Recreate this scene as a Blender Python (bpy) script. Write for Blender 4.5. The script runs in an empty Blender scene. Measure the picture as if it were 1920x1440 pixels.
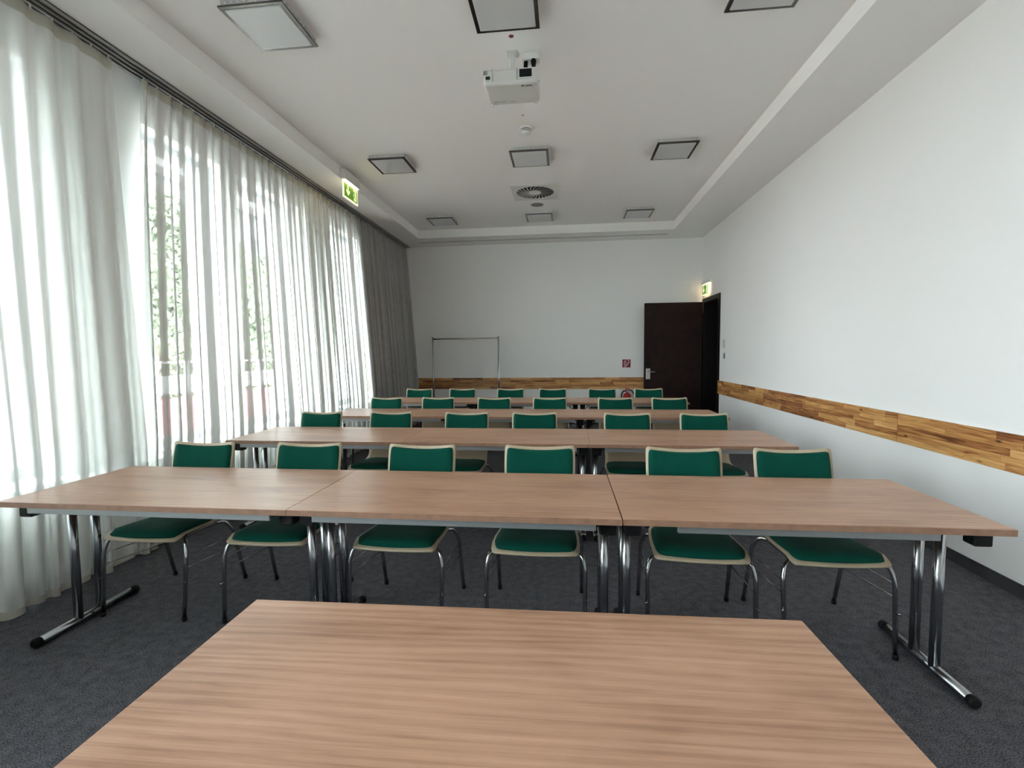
import bpy, bmesh, math, random
from mathutils import Vector, Matrix
random.seed(7)
S = bpy.context.scene
COL = S.collection
PI = math.pi

# ------------------------------------------------------------------ camera
F = 901.135
yaw, pitch, roll, H = -0.1107, -0.0644, -0.0092, 1.3953
cy_, sy_, cp_, sp_, cr_, sr_ = math.cos(yaw), math.sin(yaw), math.cos(pitch), math.sin(pitch), math.cos(roll), math.sin(roll)
fwd = Vector((sy_*cp_, cy_*cp_, sp_)); rgt = Vector((cy_, -sy_, 0)); up = rgt.cross(fwd)
r2 = rgt*cr_ + up*sr_; u2 = -rgt*sr_ + up*cr_
cam_d = bpy.data.cameras.new('camera'); cam = bpy.data.objects.new('camera', cam_d); COL.objects.link(cam)
cam.matrix_world = Matrix(((r2.x, u2.x, -fwd.x, 0), (r2.y, u2.y, -fwd.y, 0), (r2.z, u2.z, -fwd.z, H), (0, 0, 0, 1)))
cam_d.sensor_width = 36; cam_d.lens = F*36/1920; cam_d.clip_start = 0.02; cam_d.clip_end = 300
S.camera = cam

# ------------------------------------------------------------------ world, light, exposure
w = bpy.data.worlds.new('world'); S.world = w; w.use_nodes = True
nt = w.node_tree; nt.nodes.clear()
bg = nt.nodes.new('ShaderNodeBackground'); wo = nt.nodes.new('ShaderNodeOutputWorld')
bg.inputs[0].default_value = (0.915, 0.955, 1.0, 1); bg.inputs[1].default_value = 2.6
nt.links.new(bg.outputs[0], wo.inputs[0])
S.view_settings.view_transform = 'Standard'; S.view_settings.look = 'None'
S.view_settings.gamma = 1; S.view_settings.use_curve_mapping = False
S.view_settings.exposure = 3.32
S.cycles.max_bounces = 14; S.cycles.diffuse_bounces = 9; S.cycles.glossy_bounces = 4
S.cycles.transmission_bounces = 6; S.cycles.transparent_max_bounces = 24
S.cycles.sample_clamp_indirect = 6; S.cycles.caustics_reflective = False; S.cycles.caustics_refractive = False
def portal(y0, y1, z0, z1, x):            # sky portals: give no light of their own
    l = bpy.data.lights.new('window_portal', 'AREA'); l.shape = 'RECTANGLE'; l.size = z1-z0; l.size_y = y1-y0
    l.cycles.is_portal = True
    o = bpy.data.objects.new('window_portal', l); COL.objects.link(o)
    o.location = (x, (y0+y1)/2, (z0+z1)/2); o.rotation_euler = (0, -PI/2, 0)

# ------------------------------------------------------------------ materials
def mat(name):
    m = bpy.data.materials.new(name); m.use_nodes = True
    return m, m.node_tree.nodes, m.node_tree.links, m.node_tree.nodes['Principled BSDF']
def simple(name, col, rough=0.6, metal=0.0, var=0.0, scale=30, bump=0.0, bscale=200, spec=0.5):
    m, N, L, b = mat(name)
    b.inputs['Base Color'].default_value = (*col, 1); b.inputs['Roughness'].default_value = rough
    b.inputs['Metallic'].default_value = metal; b.inputs['Specular IOR Level'].default_value = spec
    tc = N.new('ShaderNodeTexCoord')
    if var:
        n = N.new('ShaderNodeTexNoise'); n.inputs['Scale'].default_value = scale; n.inputs['Detail'].default_value = 4
        L.new(tc.outputs['Object'], n.inputs['Vector'])
        mr = N.new('ShaderNodeMapRange'); mr.inputs[1].default_value = .3; mr.inputs[2].default_value = .7
        mr.inputs[3].default_value = 1-var; mr.inputs[4].default_value = 1+var; L.new(n.outputs[0], mr.inputs[0])
        mx = N.new('ShaderNodeVectorMath'); mx.operation = 'SCALE'; mx.inputs[0].default_value = col
        L.new(mr.outputs[0], mx.inputs['Scale']); L.new(mx.outputs[0], b.inputs['Base Color'])
    if bump:
        n = N.new('ShaderNodeTexNoise'); n.inputs['Scale'].default_value = bscale; n.inputs['Detail'].default_value = 2
        L.new(tc.outputs['Object'], n.inputs['Vector'])
        bp = N.new('ShaderNodeBump'); bp.inputs['Strength'].default_value = bump; bp.inputs['Distance'].default_value = .002
        L.new(n.outputs[0], bp.inputs['Height']); L.new(bp.outputs[0], b.inputs['Normal'])
    return m
def emit(name, col, st):
    m, N, L, b = mat(name)
    b.inputs['Base Color'].default_value = (*col, 1); b.inputs['Emission Color'].default_value = (*col, 1)
    b.inputs['Emission Strength'].default_value = st
    return m
M = {}
M['wall'] = simple('wall_paint', (.90, .90, .895), .85, bump=.25, bscale=260, spec=.2)
M['ceil'] = simple('ceiling_paint', (.93, .925, .905), .9, bump=.1, bscale=200, spec=.2)
M['plaster'] = simple('pillar_paint', (.86, .87, .87), .85, spec=.2)
M['white'] = simple('white_plastic', (.72, .72, .69), .45)
M['proj'] = simple('projector_shell', (.66, .66, .62), .45)
M['frame_w'] = simple('window_frame_paint', (.48, .50, .52), .5)
M['sill'] = simple('sill_stone', (.75, .77, .77), .4, var=.05)
M['chrome'] = simple('chrome', (.40, .41, .43), .2, 1.0)
M['chrome_r'] = simple('rail_chrome', (.58, .58, .58), .18, 1.0)
M['chrome_c'] = simple('chair_chrome', (.44, .45, .47), .14, 1.0)
M['alu'] = simple('aluminium_rail', (.34, .355, .36), .45, .7)
M['track'] = simple('track_grey', (.42, .42, .41), .35, .6)
M['track_slot'] = simple('track_slot', (.03, .03, .03), .6)
M['black'] = simple('black_plastic', (.005, .005, .006), .55, spec=.25)
M['lamp_rim'] = simple('lamp_rim_metal', (.13, .12, .11), .20, 1.0)
M['lamp_body'] = simple('lamp_body_white', (.55, .55, .54), .5)
M['lamp_hole'] = simple('lamp_hole_white', (.8, .8, .78), .5)
M['lamp_side'] = simple('lamp_side_metal', (.42, .41, .40), .4, .3)
M['diffuser'] = simple('lamp_diffuser', (.62, .63, .635), .32)
M['grey_disc'] = simple('grey_disc', (.20, .20, .20), .6)
M['door'] = simple('dark_wood_door', (.020, .0095, .0080), .6, var=.25, scale=8, spec=.2)
M['doorframe'] = simple('door_frame_black', (.006, .005, .005), .5, spec=.25)
M['red'] = simple('red_paint', (.45, .010, .014), .28)
M['sign_red'] = simple('sign_red', (.26, .006, .022), .45)
M['sign_white'] = simple('sign_white', (.75, .70, .70), .5)
M['steel'] = simple('brushed_steel', (.62, .60, .58), .38, .8)
M['reader'] = simple('card_reader_grey', (.16, .17, .17), .5)
M['red_dot'] = simple('red_sticker', (.26, .02, .05), .5)
M['orange_dot'] = simple('orange_sticker', (.55, .30, .20), .6)
M['void'] = simple('duct_black', (.004, .004, .004), .9)
M['hinge'] = simple('bracket_black', (.005, .005, .005), .6, spec=.25)
M['sign_face'] = emit('lit_sign_face', (1.0, .88, .58), .105)
M['sign_green'] = emit('lit_sign_green', (.10, .26, .02), .07)
M['sign_pale'] = emit('lit_sign_pale', (.86, .95, .50), .085)
M['sign_tube'] = emit('sign_tube_glow', (1.0, .72, .38), 2.6)
M['paving'] = simple('paving', (.42, .41, .39), .9, var=.12, scale=2)
M['block'] = simple('pinkish_block', (.40, .27, .23), .9, var=.2, scale=4)
M['mortar'] = simple('mortar', (.60, .58, .55), .9)
M['coping'] = simple('white_boards', (.85, .85, .84), .6)
M['redwall'] = simple('red_panels', (.42, .16, .17), .8)
M['bark'] = simple('bark', (.12, .10, .08), .9, var=.3, scale=10)
M['leaf'] = simple('leaves', (.17, .20, .13), .7, var=.35, scale=1.2)
M['grey_house'] = simple('grey_render', (.33, .34, .36), .8)
M['dark_glass'] = simple('house_glass', (.05, .06, .07), .1)

def ply():
    m, N, L, b = mat('beech_plywood'); b.inputs['Roughness'].default_value = .38
    tc = N.new('ShaderNodeTexCoord'); mp = N.new('ShaderNodeMapping'); mp.inputs['Scale'].default_value = (60, 8, 8)
    n = N.new('ShaderNodeTexNoise'); n.inputs['Scale'].default_value = 3
    cr = N.new('ShaderNodeValToRGB'); cr.color_ramp.elements[0].color = (.47, .375, .25, 1); cr.color_ramp.elements[1].color = (.57, .475, .34, 1)
    L.new(tc.outputs['Object'], mp.inputs[0]); L.new(mp.outputs[0], n.inputs['Vector']); L.new(n.outputs[0], cr.inputs[0]); L.new(cr.outputs[0], b.inputs['Base Color'])
    return m
M['ply'] = ply()
def fabric(name, c0, c1, rough=.95, sc=900, sheen=.15):
    m, N, L, b = mat(name); b.inputs['Roughness'].default_value = rough; b.inputs['Specular IOR Level'].default_value = .15
    b.inputs['Sheen Weight'].default_value = sheen; b.inputs['Sheen Roughness'].default_value = .5
    tc = N.new('ShaderNodeTexCoord'); n = N.new('ShaderNodeTexNoise'); n.inputs['Scale'].default_value = sc; n.inputs['Detail'].default_value = 2
    n2 = N.new('ShaderNodeTexNoise'); n2.inputs['Scale'].default_value = 9
    ad = N.new('ShaderNodeMath'); ad.operation = 'MULTIPLY_ADD'; ad.inputs[1].default_value = .6
    ad2 = N.new('ShaderNodeMath'); ad2.operation = 'MULTIPLY'; ad2.inputs[1].default_value = .4
    cr = N.new('ShaderNodeValToRGB'); cr.color_ramp.elements[0].position = .3; cr.color_ramp.elements[1].position = .7
    cr.color_ramp.elements[0].color = (*c0, 1); cr.color_ramp.elements[1].color = (*c1, 1)
    L.new(tc.outputs['Object'], n.inputs['Vector']); L.new(tc.outputs['Object'], n2.inputs['Vector'])
    L.new(n2.outputs[0], ad2.inputs[0]); L.new(n.outputs[0], ad.inputs[0]); L.new(ad2.outputs[0], ad.inputs[2])
    L.new(ad.outputs[0], cr.inputs[0]); L.new(cr.outputs[0], b.inputs['Base Color'])
    bp = N.new('ShaderNodeBump'); bp.inputs['Strength'].default_value = .3; bp.inputs['Distance'].default_value = .001
    L.new(n.outputs[0], bp.inputs['Height']); L.new(bp.outputs[0], b.inputs['Normal'])
    return m
M['green'] = fabric('green_wool', (.0009, .056, .037), (.0018, .084, .057), sheen=.04)
def carpet():
    m, N, L, b = mat('anthracite_carpet'); b.inputs['Roughness'].default_value = 1; b.inputs['Specular IOR Level'].default_value = .05
    tc = N.new('ShaderNodeTexCoord')
    n = N.new('ShaderNodeTexNoise'); n.inputs['Scale'].default_value = 190; n.inputs['Detail'].default_value = 3; n.inputs['Roughness'].default_value = .7
    n2 = N.new('ShaderNodeTexNoise'); n2.inputs['Scale'].default_value = 22; n2.inputs['Detail'].default_value = 3
    L.new(tc.outputs['Object'], n.inputs['Vector']); L.new(tc.outputs['Object'], n2.inputs['Vector'])
    mi = N.new('ShaderNodeMix'); mi.inputs[0].default_value = .18; L.new(n.outputs[0], mi.inputs[2]); L.new(n2.outputs[0], mi.inputs[3])
    cr = N.new('ShaderNodeValToRGB'); e = cr.color_ramp.elements; e[0].position = .38; e[1].position = .62
    e[0].color = (.025, .025, .029, 1); e[1].color = (.19, .188, .21, 1)
    L.new(mi.outputs[0], cr.inputs[0]); L.new(cr.outputs[0], b.inputs['Base Color'])
    bp = N.new('ShaderNodeBump'); bp.inputs['Strength'].default_value = .5; bp.inputs['Distance'].default_value = .003
    L.new(n.outputs[0], bp.inputs['Height']); L.new(bp.outputs[0], b.inputs['Normal'])
    return m
M['carpet'] = carpet()
M['skirt'] = fabric('carpet_skirting', (.030, .030, .034), (.075, .075, .082), sc=300, sheen=0)
def wood_top():
    m, N, L, b = mat('walnut_laminate'); b.inputs['Roughness'].default_value = .36; b.inputs['Specular IOR Level'].default_value = .4
    tc = N.new('ShaderNodeTexCoord'); oi = N.new('ShaderNodeObjectInfo')
    ml = N.new('ShaderNodeMath'); ml.operation = 'MULTIPLY'; ml.inputs[1].default_value = 37
    L.new(oi.outputs['Random'], ml.inputs[0])
    cx = N.new('ShaderNodeCombineXYZ'); L.new(ml.outputs[0], cx.inputs[0]); L.new(ml.outputs[0], cx.inputs[1])
    va = N.new('ShaderNodeVectorMath'); va.operation = 'ADD'; L.new(tc.outputs['Object'], va.inputs[0]); L.new(cx.outputs[0], va.inputs[1])
    def noise(sx, sy, scale, det, rough=.55, dist=0.0):
        mp = N.new('ShaderNodeMapping'); mp.inputs['Scale'].default_value = (sx, sy, sy)
        n = N.new('ShaderNodeTexNoise'); n.inputs['Scale'].default_value = scale; n.inputs['Detail'].default_value = det
        n.inputs['Roughness'].default_value = rough; n.inputs['Distortion'].default_value = dist
        L.new(va.outputs[0], mp.inputs[0]); L.new(mp.outputs[0], n.inputs['Vector']); return n
    broad = noise(.50, 3.0, 2.0, 6, .60, .7)
    fine = noise(1.6, 70, 3.0, 6, .7, .25)
    blot = noise(1.3, 2.6, 2.4, 3, .5, .8)
    # cathedral rings: a stretched distance field in wave form
    mpw = N.new('ShaderNodeMapping'); mpw.inputs['Scale'].default_value = (.32, 2.6, 1)
    wv = N.new('ShaderNodeTexWave'); wv.wave_type = 'BANDS'; wv.bands_direction = 'Y'; wv.inputs['Scale'].default_value = 4.5
    wv.inputs['Distortion'].default_value = 16; wv.inputs['Detail'].default_value = 3; wv.inputs['Detail Scale'].default_value = .4
    L.new(va.outputs[0], mpw.inputs[0]); L.new(mpw.outputs[0], wv.inputs['Vector'])
    def mad(a, k, c=None):
        q = N.new('ShaderNodeMath'); q.operation = 'MULTIPLY_ADD'; q.inputs[1].default_value = k
        L.new(a, q.inputs[0])
        if c is not None: L.new(c, q.inputs[2])
        else: q.inputs[2].default_value = 0
        return q.outputs[0]
    v = mad(broad.outputs[0], .42); v = mad(fine.outputs[0], .36, v); v = mad(blot.outputs[0], .18, v); v = mad(wv.outputs[0], .07, v)
    cr = N.new('ShaderNodeValToRGB'); e = cr.color_ramp.elements
    e[0].position = .34; e[0].color = (0.276, 0.138, 0.084, 1); e[1].position = .66; e[1].color = (0.614, 0.364, 0.245, 1)
    x = e.new(.44); x.color = (0.399, 0.217, 0.137, 1); x = e.new(.52); x.color = (0.499, 0.286, 0.187, 1)
    L.new(v, cr.inputs[0]); L.new(cr.outputs[0], b.inputs['Base Color'])
    bp = N.new('ShaderNodeBump'); bp.inputs['Strength'].default_value = .12; bp.inputs['Distance'].default_value = .0008
    L.new(fine.outputs[0], bp.inputs['Height']); L.new(bp.outputs[0], b.inputs['Normal'])
    return m
M['top'] = wood_top()
M['edge'] = simple('walnut_edge_band_shaded', (.30, .165, .105), .5, var=.2, scale=25)  # darker than the top: shade on the table sides put into the colour
def stave_mat(ax):
    m, N, L, b = mat('pine_stave_' + ax); b.inputs['Roughness'].default_value = .35
    tc = N.new('ShaderNodeTexCoord'); oi = N.new('ShaderNodeObjectInfo')
    ml = N.new('ShaderNodeMath'); ml.operation = 'MULTIPLY'; ml.inputs[1].default_value = 91; L.new(oi.outputs['Random'], ml.inputs[0])
    cx = N.new('ShaderNodeCombineXYZ'); L.new(ml.outputs[0], cx.inputs[0]); L.new(ml.outputs[0], cx.inputs[1]); L.new(ml.outputs[0], cx.inputs[2])
    va = N.new('ShaderNodeVectorMath'); va.operation = 'ADD'; L.new(tc.outputs['Object'], va.inputs[0]); L.new(cx.outputs[0], va.inputs[1])
    mp = N.new('ShaderNodeMapping'); mp.inputs['Scale'].default_value = (1.6, 20, 26) if ax == 'x' else (20, 1.6, 26)
    L.new(va.outputs[0], mp.inputs[0])
    n = N.new('ShaderNodeTexNoise'); n.inputs['Scale'].default_value = 1.6; n.inputs['Detail'].default_value = 4; n.inputs['Distortion'].default_value = 1.4
    L.new(mp.outputs[0], n.inputs['Vector'])
    a = N.new('ShaderNodeMath'); a.operation = 'MULTIPLY_ADD'; a.inputs[1].default_value = .34; L.new(oi.outputs['Random'], a.inputs[0])
    a2 = N.new('ShaderNodeMath'); a2.operation = 'MULTIPLY_ADD'; a2.inputs[1].default_value = .85; L.new(n.outputs[0], a2.inputs[0]); L.new(a.outputs[0], a2.inputs[2])
    a.inputs[2].default_value = -.10
    cr = N.new('ShaderNodeValToRGB'); e = cr.color_ramp.elements
    e[0].position = .20; e[0].color = (.11, .035, .011, 1); e[1].position = .78; e[1].color = (.80, .47, .19, 1)
    x = e.new(.36); x.color = (.34, .13, .042, 1); x = e.new(.55); x.color = (.60, .31, .105, 1)
    L.new(a2.outputs[0], cr.inputs[0])
    # knots
    vo = N.new('ShaderNodeTexVoronoi'); vo.inputs['Scale'].default_value = 5.0
    mpk = N.new('ShaderNodeMapping'); mpk.inputs['Scale'].default_value = (.8, 1.6, 2.2) if ax == 'x' else (1.6, .8, 2.2)
    L.new(va.outputs[0], mpk.inputs[0]); L.new(mpk.outputs[0], vo.inputs['Vector'])
    kr = N.new('ShaderNodeMapRange'); kr.inputs[1].default_value = .03; kr.inputs[2].default_value = .13; L.new(vo.outputs[0], kr.inputs[0])
    mx = N.new('ShaderNodeMix'); mx.data_type = 'RGBA'; mx.inputs[6].default_value = (.05, .015, .006, 1)
    L.new(kr.outputs[0], mx.inputs[0]); L.new(cr.outputs[0], mx.inputs[7]); L.new(mx.outputs[2], b.inputs['Base Color'])
    return m
M['stave_x'] = stave_mat('x'); M['stave_y'] = stave_mat('y')
def sheer(name, col, tr, tl):
    m = bpy.data.materials.new(name); m.use_nodes = True; N = m.node_tree.nodes; L = m.node_tree.links; N.clear()
    out = N.new('ShaderNodeOutputMaterial'); t = N.new('ShaderNodeBsdfTransparent'); d = N.new('ShaderNodeBsdfDiffuse'); q = N.new('ShaderNodeBsdfTranslucent')
    d.inputs[0].default_value = (*col, 1); q.inputs[0].default_value = (*col, 1)
    m1 = N.new('ShaderNodeMixShader'); m1.inputs[0].default_value = tl; L.new(d.outputs[0], m1.inputs[1]); L.new(q.outputs[0], m1.inputs[2])
    lw = N.new('ShaderNodeLayerWeight'); lw.inputs[0].default_value = .5
    mr = N.new('ShaderNodeMapRange'); mr.inputs[1].default_value = 0; mr.inputs[2].default_value = .27; mr.inputs[3].default_value = 1-tr; mr.inputs[4].default_value = .975
    L.new(lw.outputs['Facing'], mr.inputs[0])
    m2 = N.new('ShaderNodeMixShader'); L.new(mr.outputs[0], m2.inputs[0]); L.new(t.outputs[0], m2.inputs[1]); L.new(m1.outputs[0], m2.inputs[2])
    L.new(m2.outputs[0], out.inputs[0]); return m
M['sheer'] = sheer('sheer_voile', (.76, .77, .74), .92, .018)
M['sheer_dense'] = sheer('sheer_voile_gathered', (.80, .815, .785), .45, .030)
M['tape'] = sheer('voile_header_tape', (.60, .58, .50), .10, .06)
M['drape'] = fabric('grey_drape', (.33, .33, .318), (.44, .44, .425), sc=500, sheen=.1)
def glass():
    m = bpy.data.materials.new('window_glass'); m.use_nodes = True; N = m.node_tree.nodes; L = m.node_tree.links; N.clear()
    out = N.new('ShaderNodeOutputMaterial'); t = N.new('ShaderNodeBsdfTransparent'); g = N.new('ShaderNodeBsdfGlossy'); g.inputs['Roughness'].default_value = .02
    t.inputs[0].default_value = (.93, .97, .96, 1)
    lw = N.new('ShaderNodeLayerWeight'); lw.inputs[0].default_value = .5; pw = N.new('ShaderNodeMath'); pw.operation = 'POWER'; pw.inputs[1].default_value = 5
    fr = N.new('ShaderNodeMath'); fr.operation = 'MULTIPLY_ADD'; fr.inputs[1].default_value = .5; fr.inputs[2].default_value = .02
    L.new(lw.outputs['Facing'], pw.inputs[0]); L.new(pw.outputs[0], fr.inputs[0]); mx = N.new('ShaderNodeMixShader')
    L.new(fr.outputs[0], mx.inputs[0]); L.new(t.outputs[0], mx.inputs[1]); L.new(g.outputs[0], mx.inputs[2]); L.new(mx.outputs[0], out.inputs[0]); return m
M['glass'] = glass()

# ------------------------------------------------------------------ mesh helpers
def box(bm, x0, x1, y0, y1, z0, z1, bev=0.0, seg=2):
    vs = [bm.verts.new(p) for p in ((x0, y0, z0), (x1, y0, z0), (x1, y1, z0), (x0, y1, z0), (x0, y0, z1), (x1, y0, z1), (x1, y1, z1), (x0, y1, z1))]
    fs = [bm.faces.new([vs[i] for i in f]) for f in ((3, 2, 1, 0), (4, 5, 6, 7), (0, 1, 5, 4), (1, 2, 6, 5), (2, 3, 7, 6), (3, 0, 4, 7))]
    if bev:
        es = list({e for f in fs for e in f.edges})
        bmesh.ops.bevel(bm, geom=es, offset=bev, segments=seg, profile=.5, affect='EDGES')
def tube(bm, pts, r, n=10, cap=True):
    pts = [Vector(p) for p in pts]; rings = []; prev = None
    for i, p in enumerate(pts):
        t = (pts[min(i+1, len(pts)-1)] - pts[max(i-1, 0)]).normalized()
        if prev is None:
            a = Vector((0, 0, 1)) if abs(t.z) < .9 else Vector((1, 0, 0)); u = t.cross(a).normalized()
        else:
            u = (prev - t*prev.dot(t)).normalized()
        prev = u; v = t.cross(u)
        rr = r[i] if isinstance(r, (list, tuple)) else r
        rings.append([bm.verts.new(p + (u*math.cos(2*PI*k/n) + v*math.sin(2*PI*k/n))*rr) for k in range(n)])
    for a, b in zip(rings, rings[1:]):
        for k in range(n): bm.faces.new((a[k], a[(k+1) % n], b[(k+1) % n], b[k])).smooth = True
    if cap: bm.faces.new(rings[0][::-1]); bm.faces.new(rings[-1])
def smooth_path(pts, r, k=5):
    pts = [Vector(p) for p in pts]; out = [pts[0]]
    for a, b, c in zip(pts, pts[1:], pts[2:]):
        d1 = (a-b); d2 = (c-b); q = min(r, d1.length*.48, d2.length*.48)
        p1 = b + d1.normalized()*q; p2 = b + d2.normalized()*q
        for i in range(k+1):
            t = i/k; out.append(p1*(1-t)**2 + b*2*t*(1-t) + p2*t*t)
    out.append(pts[-1]); return out
def lathe(bm, prof, n=24, cx=0, cy=0):
    rings = [[bm.verts.new((cx+r*math.cos(2*PI*k/n), cy+r*math.sin(2*PI*k/n), z)) for k in range(n)] for r, z in prof]
    for a, b in zip(rings, rings[1:]):
        for k in range(n): bm.faces.new((a[k], a[(k+1) % n], b[(k+1) % n], b[k])).smooth = True
    bm.faces.new(rings[0][::-1]); bm.faces.new(rings[-1])
def prism(bm, poly, f, d):
    """poly of 2D points, f maps (a,b,depth) to 3D."""
    a = [bm.verts.new(f(x, y, 0)) for x, y in poly]; b = [bm.verts.new(f(x, y, d)) for x, y in poly]
    bm.faces.new(a); bm.faces.new(b[::-1])
    n = len(poly)
    for i in range(n): bm.faces.new((a[i], b[i], b[(i+1) % n], a[(i+1) % n]))
def obj(name, bm, m, parent=None, loc=None):
    bmesh.ops.recalc_face_normals(bm, faces=bm.faces)
    me = bpy.data.meshes.new(name); bm.to_mesh(me); bm.free()
    me.materials.append(M[m] if isinstance(m, str) else m)
    o = bpy.data.objects.new(name, me); COL.objects.link(o)
    if parent: o.parent = parent
    if loc: o.location = loc
    return o
def new(): return bmesh.new()
def tag(o, label=None, cat=None, group=None, kind=None):
    if label: o['label'] = label
    if cat: o['category'] = cat
    if group: o['group'] = group
    if kind: o['kind'] = kind
    return o
def thing(name, label, cat, loc=(0, 0, 0), rz=0, group=None):
    o = bpy.data.objects.new(name, None); COL.objects.link(o); o.location = loc; o.rotation_euler = (0, 0, rz)
    o.empty_display_size = .1
    return tag(o, label, cat, group)
def copy_tree(o, parent=None):
    c = o.copy(); COL.objects.link(c)
    if parent: c.parent = parent
    for ch in list(o.children): copy_tree(ch, c)
    return c
def struct(name, bm, m, label=None, cat=None):
    return tag(obj(name, bm, m), label, cat, kind='structure')

# ------------------------------------------------------------------ the setting
XL, XR, YB, YF = -3.20, 2.539, 9.386, -4.6
ZC, ZS = 3.641, 3.497
bm = new(); box(bm, -3.06, XR, YF, YB, -.1, 0); struct('floor', bm, 'carpet', 'dark grey speckled carpet floor of the seminar room', 'floor')
bm = new()
box(bm, -3.6, XR+.3, YF-.3, YB+.3, ZC, ZC+.2)
for x0, x1, y0, y1 in ((-3.6, -2.66, YF-.3, YB+.3), (1.87, XR+.3, YF-.3, YB+.3), (-2.66, 1.87, 8.69, YB+.3), (-2.66, 1.87, YF-.3, -3.9)):
    box(bm, x0, x1, y0, y1, ZS, ZC+.05)
struct('ceiling', bm, 'ceil', 'white recessed tray ceiling with a lower band around it', 'ceiling')
DY0, DY1, DZ = 8.345, 9.25, 2.325
bm = new()
box(bm, XR, XR+.35, YF-.3, DY0, -.1, 3.7); box(bm, XR, XR+.35, DY1, YB+.3, -.1, 3.7); box(bm, XR, XR+.35, DY0, DY1, DZ, 3.7)
struct('wall_right', bm, 'wall', 'white wall on the right with a pine rail along it', 'wall')
bm = new(); box(bm, -3.6, XR+.35, YB, YB+.3, -.1, 3.7); struct('wall_back', bm, 'wall', 'white far wall behind the clothes rail', 'wall')
bm = new(); box(bm, -3.6, XR+.35, YF-.3, YF, -.1, 3.7); struct('wall_front', bm, 'wall')
# window wall: parapet, pillars, header
WIN = []
for k in range(-2, 2):  # first unseen pair, behind the camera, added without sheers to brighten the room
    b0 = 3.44 + 2.94*k
    WIN += [(b0, b0+.87), (b0+1.06, b0+2.16)]
ZW0, ZW1 = .62, 3.165
bm = new()
box(bm, -3.6, -3.06, YF-.3, YB+.3, -.1, ZW0)
box(bm, -3.6, XL, YF-.3, YB+.3, ZW1, 3.7)
edges = [YF-.3] + [v for a in WIN for v in a] + [YB+.3]
for a, b in zip(edges[::2], edges[1::2]): box(bm, -3.6, XL, a, b, ZW0, ZW1)
struct('wall_left', bm, 'plaster', 'white window wall behind the curtains', 'wall')
for i, (a, b) in enumerate(WIN):
    wd = bpy.data.objects.new('window_%d' % (i+1), None); COL.objects.link(wd); wd.location = (-3.36, (a+b)/2, ZW0); wd['kind'] = 'structure'
    h = (b-a)/2; ht = ZW1-ZW0
    f = new(); box(f, -.035, .035, -h, -h+.05, 0, ht); box(f, -.035, .035, h-.05, h, 0, ht)
    box(f, -.035, .035, -h+.05, h-.05, ht-.06, ht); box(f, -.035, .035, -h+.05, h-.05, 0.03, .10)
    obj('window_frame', f, 'frame_w', wd)
    g = new(); box(g, -.004, .004, -h+.05, h-.05, .10, ht-.06); obj('pane', g, 'glass', wd)
    s = new(); box(s, .03, .31, -h+.001, h-.001, 0.0, .03, .004); obj('window_sill', s, 'sill', wd)
    portal(a, b, ZW0, ZW1, -3.5)
# skirtings
def board(name, x0, x1, y0, y1, m='skirt', z1=.075):
    bm = new(); box(bm, x0, x1, y0, y1, 0, z1, .002, 1); o = struct(name, bm, m); return o
board('baseboard_right', XR-.012, XR, YF, DY0-.03); board('baseboard_back', -3.04, XR-.013, YB-.012, YB); board('baseboard_left', -3.06, -3.048, YF, YB-.013, z1=.085)
board('baseboard_front', -3.04, XR-.013, YF, YF+.012)

# pine finger-jointed rail, every stave a piece
def rail(name, label, ax, a0, a1, z0, z1, face, seed, joints):
    rnd = random.Random(seed)
    root = bpy.data.objects.new(name, None); COL.objects.link(root); root['kind'] = 'structure'; root['label'] = label; root['category'] = 'wall rail'
    root.location = (face, a0, z0) if ax == 'y' else (a0, face, z0)
    ht = (z1-z0)/5
    core = new()
    if ax == 'y': box(core, -.013, 0, 0, a1-a0, .002, z1-z0-.002)
    else: box(core, 0, a1-a0, -.013, 0, .002, z1-z0-.002)
    obj('backing_board', core, 'mortar', root)
    cuts = sorted([0.0] + [j-a0 for j in joints] + [a1-a0])
    for row in range(5):
        for c0, c1 in zip(cuts, cuts[1:]):
            p = c0 + .003; first = True
            while p < c1-.004:
                ln = rnd.uniform(.24, .62)*(.5 if first else 1); first = False
                q = p+ln
                if q > c1-.12: q = c1-.003
                pr = .018 + rnd.uniform(0, .0012)
                bm = new(); L2 = (q-p)/2-.0005; hz = ht/2-.0004
                if ax == 'y': box(bm, -pr+.0129, 0, -L2, L2, -hz, hz)
                else: box(bm, -L2, L2, -pr+.0129, 0, -hz, hz)
                m0 = (p+q)/2
                o = obj('stave', bm, 'stave_'+ax, root)
                o.location = (-.0131, m0, (row+.5)*ht) if ax == 'y' else (m0, -.0131, (row+.5)*ht)
                p = q
    return root
rail('trim_1', 'knotty pine board rail along the right wall', 'y', YF+.1, DY0-.03, .690, .911, XR, 3, (-1.1, 1.4, 3.946, 6.45))
rail('trim_2', 'knotty pine board rail along the far wall', 'x', -3.03, 2.44, .690, .911, YB, 5, (-1.27, ))

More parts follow.
